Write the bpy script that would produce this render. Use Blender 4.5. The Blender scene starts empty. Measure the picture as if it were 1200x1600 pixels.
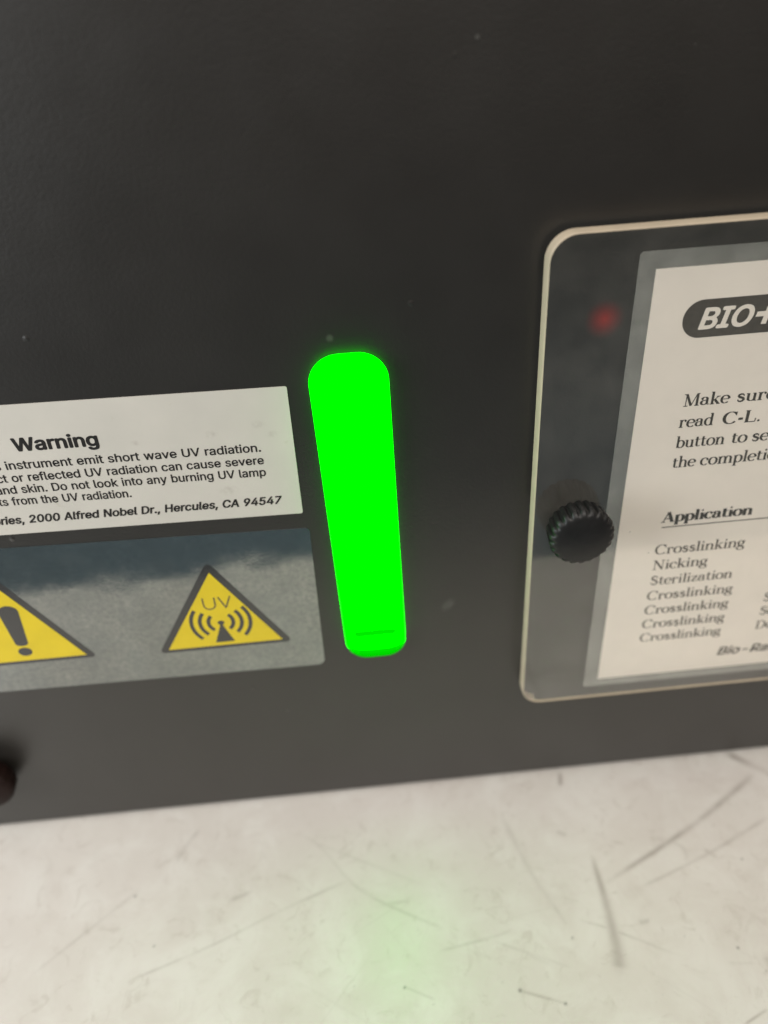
import bpy, bmesh, math, random, json
import numpy as np
from mathutils import Matrix, Vector, noise

random.seed(7)
scene = bpy.context.scene
COL = scene.collection
MM = 0.001

# ------------------------------------------------------------------ camera
cam_data = bpy.data.cameras.new('camera')
camera = bpy.data.objects.new('camera', cam_data)
COL.objects.link(camera)
(rt, up, bk), loc = [[0.995408, -0.075428, -0.058933], [0.09108, 0.556956, 0.825533], [-0.029445, -0.82711, 0.561269]], [-5.889, -165.422, 226.282]
m = Matrix.Identity(4)
for i in range(3):
    m[i][0], m[i][1], m[i][2], m[i][3] = rt[i], up[i], bk[i], loc[i] * MM
camera.matrix_world = m
cam_data.sensor_fit = 'VERTICAL'
cam_data.sensor_height = 36.0
cam_data.sensor_width = 27.0
cam_data.lens = 27.0
cam_data.clip_start = 0.005
cam_data.clip_end = 50.0
cam_data.dof.use_dof = True
cam_data.dof.focus_distance = 0.183
cam_data.dof.aperture_fstop = 6.6
scene.camera = camera

# ------------------------------------------------------------------ world and lamps
world = bpy.data.worlds.new('World')
scene.world = world
world.use_nodes = True
wn, wl = world.node_tree.nodes, world.node_tree.links
wn.clear()
tc = wn.new('ShaderNodeTexCoord')
sx = wn.new('ShaderNodeSeparateXYZ')
wl.new(tc.outputs['Generated'], sx.inputs[0])
rmp = wn.new('ShaderNodeValToRGB')
mr = wn.new('ShaderNodeMapRange')
mr.inputs['From Min'].default_value = -1.0
mr.inputs['From Max'].default_value = 1.0
wl.new(sx.outputs['Z'], mr.inputs['Value'])
wl.new(mr.outputs[0], rmp.inputs[0])
e = rmp.color_ramp.elements
e[0].position, e[0].color = 0.0, (0.035, 0.040, 0.045, 1)
e[1].position, e[1].color = 1.0, (0.50, 0.47, 0.43, 1)
k = e.new(0.20); k.color = (0.125, 0.19, 0.225, 1)
k = e.new(0.40); k.color = (0.045, 0.045, 0.042, 1)
k = e.new(0.50); k.color = (0.13, 0.095, 0.075, 1)
k = e.new(0.60); k.color = (0.25, 0.24, 0.22, 1)
bgn = wn.new('ShaderNodeBackground')
bgn.inputs['Strength'].default_value = 0.8
wl.new(rmp.outputs[0], bgn.inputs['Color'])
wo = wn.new('ShaderNodeOutputWorld')
wl.new(bgn.outputs[0], wo.inputs['Surface'])

def area(name, loc, target, sx_, sy_, power, color):
    ld = bpy.data.lights.new(name, 'AREA')
    ld.shape = 'RECTANGLE'
    ld.size, ld.size_y, ld.energy, ld.color = sx_, sy_, power, color
    o = bpy.data.objects.new(name, ld)
    COL.objects.link(o)
    o.location = loc
    d = Vector(target) - Vector(loc)
    o.rotation_euler = d.to_track_quat('-Z', 'Y').to_euler()
    return o

area('ceiling_light', (0.15, -0.52, 1.38), (0.12, -0.40, 0.0), 1.2, 1.6, 8.5, (1.0, 0.925, 0.85))
area('room_light', (0.25, -1.15, 1.40), (0, -0.03, 0.05), 1.2, 0.7, 15.0, (1.0, 0.93, 0.87))
area('window_light', (-0.46, -0.20, 0.25), (-0.09, -0.03, 0.03), 0.3, 0.28, 2.3, (0.92, 0.97, 1.0))

vs = scene.view_settings
scene.display_settings.display_device = 'sRGB'
vs.view_transform = 'Standard'
vs.look = 'None'
vs.exposure = 0.0
vs.gamma = 1.0
vs.use_curve_mapping = False
scene.cycles.use_denoising = True
scene.cycles.transparent_max_bounces = 24
scene.cycles.max_bounces = 10
scene.cycles.sample_clamp_indirect = 6.0

# ------------------------------------------------------------------ node helpers
class NT:
    def __init__(self, name):
        self.mat = bpy.data.materials.new(name)
        self.mat.use_nodes = True
        self.n, self.l = self.mat.node_tree.nodes, self.mat.node_tree.links
        self.n.clear()
        self.out = self.n.new('ShaderNodeOutputMaterial')
        self.tc = self.n.new('ShaderNodeTexCoord')
        self.obj = self.tc.outputs['Object']
    def node(self, typ, ins=None, **props):
        nd = self.n.new(typ)
        for k_, v in props.items():
            setattr(nd, k_, v)
        for k_, v in (ins or {}).items():
            self.put(nd.inputs[k_], v)
        return nd
    def put(self, sock, v):
        if isinstance(v, bpy.types.NodeSocket):
            self.l.new(v, sock)
        else:
            sock.default_value = v
    def noise(self, scale, detail=4.0, rough=0.55, vec=None, dist=0.0):
        nd = self.node('ShaderNodeTexNoise', {'Vector': vec or self.obj, 'Scale': scale, 'Detail': detail, 'Roughness': rough, 'Distortion': dist})
        return nd.outputs['Fac']
    def remap(self, v, a, b, c=0.0, d=1.0, smooth=False):
        nd = self.node('ShaderNodeMapRange', {'Value': v, 'From Min': a, 'From Max': b, 'To Min': c, 'To Max': d})
        if smooth:
            nd.interpolation_type = 'SMOOTHSTEP'
        return nd.outputs[0]
    def math(self, op, a, b=0.0, c=0.0):
        nd = self.node('ShaderNodeMath', {0: a, 1: b, 2: c}, operation=op)
        return nd.outputs[0]
    def mix(self, f, a, b):
        nd = self.node('ShaderNodeMix', data_type='RGBA')
        self.put(nd.inputs[0], f)
        for i_, v in ((6, a), (7, b)):
            self.put(nd.inputs[i_], v if isinstance(v, bpy.types.NodeSocket) else (*v, 1.0))
        return nd.outputs[2]
    def bump(self, h, strength, distance, normal=None):
        ins = {'Height': h, 'Strength': strength, 'Distance': distance}
        if normal:
            ins['Normal'] = normal
        return self.node('ShaderNodeBump', ins).outputs[0]
    def bsdf(self, **ins):
        b = self.node('ShaderNodeBsdfPrincipled')
        for k_, v in ins.items():
            k_ = k_.replace('_', ' ')
            if isinstance(v, tuple) and len(v) == 3:
                v = (*v, 1.0)
            self.put(b.inputs[k_], v)
        return b.outputs[0]
    def shader_mix(self, f, a, b):
        nd = self.node('ShaderNodeMixShader', {0: f, 1: a, 2: b})
        return nd.outputs[0]
    def finish(self, sh):
        self.l.new(sh, self.out.inputs['Surface'])
        return self.mat
    def spot(self, x, z, r, soft=0.5, squash=1.0, rot=0.0):
        """a small mark at object x, z (mm) on a panel facing -y: 1 inside, 0 outside"""
        s = self.node('ShaderNodeSeparateXYZ', {0: self.obj})
        dx = self.math('SUBTRACT', s.outputs['X'], x * MM)
        dz = self.math('SUBTRACT', s.outputs['Z'], z * MM)
        c_, s_ = math.cos(rot), math.sin(rot)
        u = self.math('ADD', self.math('MULTIPLY', dx, c_), self.math('MULTIPLY', dz, s_))
        v = self.math('SUBTRACT', self.math('MULTIPLY', dz, c_), self.math('MULTIPLY', dx, s_))
        u = self.math('MULTIPLY', u, 1.0 / squash)
        d = self.math('SQRT', self.math('ADD', self.math('MULTIPLY', u, u), self.math('MULTIPLY', v, v)))
        return self.remap(d, r * MM * (1 - soft), r * MM * (1 + soft), 1.0, 0.0, True)

def simple(name, color, rough=0.5, spec=0.5, metal=0.0, vary=0.0, vscale=300.0, bump=0.0, bscale=2000.0, bdist=0.0001):
    t = NT(name)
    c = color
    if vary:
        f = t.remap(t.noise(vscale), 0.3, 0.7)
        c = t.mix(f, tuple(v * (1 - vary) for v in color), tuple(min(1, v * (1 + vary)) for v in color))
    ins = dict(Base_Color=c, Roughness=rough, Specular_IOR_Level=spec, Metallic=metal)
    if bump:
        ins['Normal'] = t.bump(t.noise(bscale, 2.0), bump, bdist)
    return t.finish(t.bsdf(**ins))

# black powder-coated sheet metal
def panel_material():
    t = NT('black_powder_coat')
    f = t.remap(t.noise(38.0, 5.0), 0.3, 0.7)
    col = t.mix(f, (0.0130, 0.0112, 0.0092), (0.0160, 0.0140, 0.0116))
    # dust specks
    vo = t.node('ShaderNodeTexVoronoi', {'Vector': t.obj, 'Scale': 120.0, 'Randomness': 1.0})
    wn_ = t.node('ShaderNodeSeparateColor', {0: vo.outputs['Color']})
    keep = t.remap(wn_.outputs[0], 0.72, 0.76)
    size = t.remap(wn_.outputs[1], 0.0, 1.0, 0.012, 0.045)
    d = t.math('LESS_THAN', vo.outputs['Distance'], size)
    dust = t.math('MULTIPLY', t.math('MULTIPLY', d, keep), 0.16)
    col = t.mix(dust, col, (0.32, 0.32, 0.29))
    marks = t.spot(16.4, 80.1, 1.2, 0.7, 1.7, 0.95)
    marks = t.math('MULTIPLY', marks, t.remap(t.noise(900.0), 0.3, 0.75, 0.25, 1.0))
    m2 = t.spot(-9.4, 162.4, 0.75, 0.6, 1.0)
    col = t.mix(t.math('MULTIPLY', marks, 0.16), col, (0.35, 0.36, 0.33))
    col = t.mix(t.math('MULTIPLY', m2, 0.11), col, (0.35, 0.36, 0.30))
    n1 = t.bump(t.noise(1100.0, 3.0, 0.65), 0.6, 0.00011)
    n2 = t.bump(t.noise(160.0, 3.0, 0.5), 0.05, 0.0006, n1)
    pit = t.node('ShaderNodeTexVoronoi', {'Vector': t.obj, 'Scale': 95.0})
    pc = t.node('ShaderNodeSeparateColor', {0: pit.outputs['Color']})
    pk = t.remap(pc.outputs[0], 0.80, 0.82)
    pd = t.math('MULTIPLY', t.remap(pit.outputs['Distance'], 0.0, 0.09, 1.0, 0.0, True), pk)
    n3 = t.bump(pd, 0.5, 0.0003, n2)
    rough = t.remap(t.noise(60.0, 4.0), 0.3, 0.7, 0.375, 0.41)
    return t.finish(t.bsdf(Base_Color=col, Roughness=rough, Specular_IOR_Level=0.88, Normal=n3))
M_PANEL = panel_material()
M_BODY = simple('black_painted_steel', (0.025, 0.024, 0.022), 0.5, 0.5, vary=0.15, bump=0.2, bscale=1500)

def paper_label_material():
    t = NT('white_vinyl_label')
    f = t.remap(t.noise(60.0, 5.0), 0.3, 0.75)
    col = t.mix(f, (0.570, 0.545, 0.490), (0.515, 0.498, 0.448))
    sp = t.remap(t.noise(330.0, 3.0, 0.6), 0.66, 0.80, 0.0, 0.35, True)
    col = t.mix(sp, col, (0.42, 0.38, 0.30))
    for x, z, r in ((-28.5, 142.6, 0.8), (-25.5, 139.7, 0.7), (-40.0, 141.0, 0.8), (-38.5, 125.0, 1.1), (-58.0, 140.5, 0.6)):
        s = t.math('MULTIPLY', t.spot(x, z, r, 0.8, 1.6), t.remap(t.noise(800.0), 0.35, 0.7, 0.0, 0.45))
        col = t.mix(s, col, (0.34, 0.31, 0.27))
    n = t.bump(t.noise(70.0, 3.0), 0.12, 0.0008)
    return t.finish(t.bsdf(Base_Color=col, Roughness=0.42, Specular_IOR_Level=0.35, Normal=n))
M_LABEL = paper_label_material()

def foil_material():
    t = NT('clear_glossy_label_film')
    f = t.remap(t.noise(110.0, 6.0, 0.65), 0.3, 0.7)
    col = t.mix(f, (0.30, 0.315, 0.305), (0.44, 0.445, 0.42))
    fs = t.remap(t.noise(700.0, 4.0, 0.7), 0.35, 0.7)
    col = t.mix(fs, col, (0.27, 0.285, 0.28))
    big = t.noise(30.0, 2.0, 0.45)
    mid = t.noise(230.0, 4.0, 0.6)
    n1 = t.bump(big, 0.34, 0.0022)
    n2 = t.bump(mid, 0.085, 0.00012, n1)
    n3 = t.bump(t.noise(1300.0, 3.0), 0.08, 0.00004, n2)
    rough = t.remap(t.noise(170.0, 5.0, 0.65), 0.3, 0.7, 0.05, 0.13)
    metal = t.bsdf(Base_Color=col, Roughness=rough, Metallic=1.0, Normal=n3)
    dif = t.bsdf(Base_Color=(0.085, 0.10, 0.10), Roughness=0.35, Normal=n3)
    return t.finish(t.shader_mix(0.75, dif, metal))
M_FOIL = foil_material()

def ink(name, color, rough=0.45, spec=0.4):
    return simple(name, color, rough, spec, vary=0.18, vscale=700.0)
M_INK = ink('black_printing_ink', (0.016, 0.015, 0.014))
M_CARDINK = ink('dark_card_ink', (0.060, 0.052, 0.044), 0.7, 0.1)
M_YELLOW = simple('yellow_sign_print', (0.66, 0.50, 0.015), 0.30, 0.5, vary=0.05, vscale=120.0, bump=0.1, bscale=250.0, bdist=0.0003)
M_SIGNBLACK = simple('black_sign_print', (0.018, 0.018, 0.018), 0.16, 1.0, bump=0.1, bscale=250.0, bdist=0.0003)
M_PAPER = simple('cream_card_paper', (0.94, 0.855, 0.785), 0.75, 0.1, vary=0.035, vscale=45.0)
M_PAPERCUT = simple('unprinted_card_paper', (0.94, 0.855, 0.785), 0.75, 0.1)

def clear_material(name, base, power, haze_low, haze, hazecol, rough, noise_scale):
    t = NT(name)
    lw = t.node('ShaderNodeLayerWeight', {'Blend': 0.5})
    fac = t.math('ADD', base, t.math('MULTIPLY', t.math('POWER', lw.outputs['Facing'], power), 1.0 - base))
    tr = t.node('ShaderNodeBsdfTransparent', {'Color': (1.0, 1.0, 1.0, 1)}).outputs[0]
    gl = t.node('ShaderNodeBsdfGlossy', {'Color': (1, 1, 1, 1), 'Roughness': rough}).outputs[0]
    df = t.node('ShaderNodeBsdfDiffuse', {'Color': (*hazecol, 1)}).outputs[0]
    sm = t.remap(t.noise(noise_scale, 5.0, 0.6), 0.3, 0.8, haze_low, haze, True)
    vo = t.node('ShaderNodeTexVoronoi', {'Vector': t.obj, 'Scale': 170.0})
    sc = t.node('ShaderNodeSeparateColor', {0: vo.outputs['Color']})
    keep = t.math('MULTIPLY', t.remap(sc.outputs[0], 0.80, 0.82), t.math('LESS_THAN', vo.outputs['Distance'], t.remap(sc.outputs[1], 0, 1, 0.01, 0.05)))
    sm = t.math('MAXIMUM', sm, t.math('MULTIPLY', keep, 0.35))
    a = t.shader_mix(fac, tr, gl)
    return t.finish(t.shader_mix(sm, a, df))
M_CLEAR = clear_material('clear_acrylic', 0.10, 5.0, 0.025, 0.08, (0.6, 0.57, 0.50), 0.04, 45.0)
M_LAMINATE = clear_material('laminating_film', 0.05, 5.0, 0.15, 0.26, (0.72, 0.72, 0.68), 0.18, 160.0)
def polished():
    t = NT('polished_clear_edge')
    return t.finish(t.node('ShaderNodeBsdfTransparent', {'Color': (0.95, 0.96, 0.94, 1)}).outputs[0])
M_POLISHED = polished()
M_FROST = simple('sawn_acrylic_edge', (0.47, 0.395, 0.29), 0.6, 0.4, vary=0.06, vscale=260.0, bump=0.25, bscale=1200.0)
M_KNOBDARK = simple('brownish_black_rubber', (0.012, 0.0045, 0.0035), 0.6, 0.2, vary=0.2)
M_KNOB = simple('black_moulded_plastic', (0.008, 0.008, 0.008), 0.46, 0.4, vary=0.25, vscale=350.0, bump=0.25, bscale=1500.0)

def glow(name, s, lo=None):
    t = NT(name)
    em = t.node('ShaderNodeEmission', {'Color': (0.0, 1.0, 0.0, 1.0), 'Strength': s})
    return t.finish(em.outputs[0])
M_GLOW = glow('lit_green_diffuser', 13.5)
M_GLOWRIM = glow('lit_green_rim', 3.0)
M_GLOWCREASE = glow('green_crease_shade', 0.83)  # shade in the crease, put in as weaker emission

def red_reflection_material():  # red reflection put in as emission that fades out from the centre
    t = NT('painted_red_reflection')
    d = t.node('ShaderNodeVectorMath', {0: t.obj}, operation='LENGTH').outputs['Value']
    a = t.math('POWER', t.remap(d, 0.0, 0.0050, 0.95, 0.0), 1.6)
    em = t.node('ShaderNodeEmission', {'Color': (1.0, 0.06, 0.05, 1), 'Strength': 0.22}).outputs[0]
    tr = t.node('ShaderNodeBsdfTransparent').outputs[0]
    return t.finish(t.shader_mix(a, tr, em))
M_REDREFLECT = red_reflection_material()

def table_material():
    t = NT('scuffed_white_laminate')
    at = t.node('ShaderNodeAttribute', attribute_name='scuff', attribute_type='GEOMETRY').outputs['Fac']
    dk = t.node('ShaderNodeAttribute', attribute_name='speck', attribute_type='GEOMETRY').outputs['Fac']
    f = t.remap(t.noise(22.0, 5.0, 0.6), 0.3, 0.7)
    col = t.mix(f, (0.525, 0.487, 0.445), (0.575, 0.538, 0.495))
    f2 = t.remap(t.noise(85.0, 4.0, 0.6), 0.52, 0.75, 0.0, 0.35, True)
    col = t.mix(f2, col, (0.44, 0.395, 0.350))
    f4 = t.remap(t.noise(48.0, 6.0, 0.7, dist=0.6), 0.42, 0.68, 0.0, 0.55, True)
    col = t.mix(f4, col, (0.625, 0.605, 0.562))
    f5 = t.remap(t.noise(150.0, 5.0, 0.65, dist=1.2), 0.54, 0.72, 0.0, 0.45, True)
    col = t.mix(f5, col, (0.41, 0.365, 0.322))
    f3 = t.remap(t.noise(420.0, 3.0, 0.6), 0.64, 0.78, 0.0, 0.22, True)
    col = t.mix(f3, col, (0.45, 0.41, 0.36))
    col = t.mix(at, col, (0.27, 0.235, 0.205))
    col = t.mix(dk, col, (0.045, 0.040, 0.035))
    rough = t.remap(t.noise(35.0, 4.0), 0.3, 0.7, 0.34, 0.41)
    n = t.bump(t.noise(500.0, 3.0), 0.06, 0.0002)
    return t.finish(t.bsdf(Base_Color=col, Roughness=rough, Specular_IOR_Level=0.75, Normal=n))
M_TABLE = table_material()

# ------------------------------------------------------------------ object helpers
def link(o, parent=None):
    COL.objects.link(o)
    if parent is not None:
        o.parent = parent
    return o
def mesh_object(name, bm, mats, parent=None, smooth=None):
    bmesh.ops.recalc_face_normals(bm, faces=bm.faces[:]) if smooth != 'raw' else None
    me = bpy.data.meshes.new(name)
    bm.to_mesh(me)
    bm.free()
    for m_ in (mats if isinstance(mats, (list, tuple)) else [mats]):
        me.materials.append(m_)
    if smooth and smooth != 'raw':
        for p in me.polygons:
            p.use_smooth = True
        me.set_sharp_from_angle(angle=math.radians(smooth))
        for p in me.polygons:
            p.use_smooth = len(p.vertices) <= 4
    o = bpy.data.objects.new(name, me)
    return link(o, parent)
def thing(name, label, cat, loc=(0, 0, 0), group=None):
    o = bpy.data.objects.new(name, None)
    o.empty_display_size = 0.02
    COL.objects.link(o)
    o.location = loc
    o['label'] = label
    o['category'] = cat
    if group:
        o['group'] = group
    return o
def V(x, y, z):
    return (x * MM, y * MM, z * MM)
def prism(bm, poly, y0, y1, mat=0):
    """outline poly [(x, z)] in mm, from y0 (back) to y1 (front, smaller)"""
    a = [bm.verts.new(V(x, y0, z)) for x, z in poly]
    b = [bm.verts.new(V(x, y1, z)) for x, z in poly]
    n = len(poly)
    fs = [bm.faces.new(b), bm.faces.new(a[::-1])]
    for i in range(n):
        j = (i + 1) % n
        fs.append(bm.faces.new((a[i], a[j], b[j], b[i])))
    for f in fs:
        f.material_index = mat
    return fs
def rounded(poly, r, seg=7):
    """round the corners of a convex polygon; r is one radius or one per corner"""
    out = []
    n = len(poly)
    for i in range(n):
        ri = r[i] if isinstance(r, (list, tuple)) else r
        p, a, b = Vector(poly[i]), Vector(poly[i - 1]), Vector(poly[(i + 1) % n])
        if ri <= 0:
            out.append(tuple(p)); continue
        da, db = (a - p).normalized(), (b - p).normalized()
        ang = da.angle(db)
        t_ = ri / math.tan(ang / 2)
        c = p + (da + db).normalized() * (ri / math.sin(ang / 2))
        p0, p1 = p + da * t_, p + db * t_
        a0 = math.atan2(p0.y - c.y, p0.x - c.x); a1 = math.atan2(p1.y - c.y, p1.x - c.x)
        d = (a1 - a0 + math.pi) % (2 * math.pi) - math.pi
        for k_ in range(seg + 1):
            w = a0 + d * k_ / seg
            out.append((c.x + ri * math.cos(w), c.y + ri * math.sin(w)))
    return out
def inset(poly, d):
    """move a closed outline inwards by d (positive) along its vertex normals"""
    n = len(poly)
    ar = sum(poly[i][0] * poly[(i + 1) % n][1] - poly[(i + 1) % n][0] * poly[i][1] for i in range(n))
    s = 1 if ar > 0 else -1
    out = []
    for i in range(n):
        p, a, b = Vector(poly[i]), Vector(poly[i - 1]), Vector(poly[(i + 1) % n])
        e1, e2 = (p - a), (b - p)
        n1, n2 = Vector((-e1.y, e1.x)), Vector((-e2.y, e2.x))
        if n1.length > 1e-9: n1.normalize()
        if n2.length > 1e-9: n2.normalize()
        nn = (n1 + n2)
        nn = nn / max(0.4, nn.length_squared / 2)
        out.append((p.x + nn.x * d * s, p.y + nn.y * d * s))
    return out
def loops_mesh(bm, loops, mats, cap_front=None, cap_back=None):
    """loops: list of (poly, y); consecutive loops are joined; mats: callable(i, j, face) or list per gap"""
    rings = [[bm.verts.new(V(x, y, z)) for x, z in poly] for poly, y in loops]
    n = len(rings[0])
    for i in range(len(rings) - 1):
        for j in range(n):
            k_ = (j + 1) % n
            f = bm.faces.new((rings[i][j], rings[i][k_], rings[i + 1][k_], rings[i + 1][j]))
            f.material_index = mats(i, j) if callable(mats) else mats[i]
    if cap_front is not None:
        bm.faces.new(rings[-1]).material_index = cap_front
    if cap_back is not None:
        bm.faces.new(rings[0][::-1]).material_index = cap_back

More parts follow.
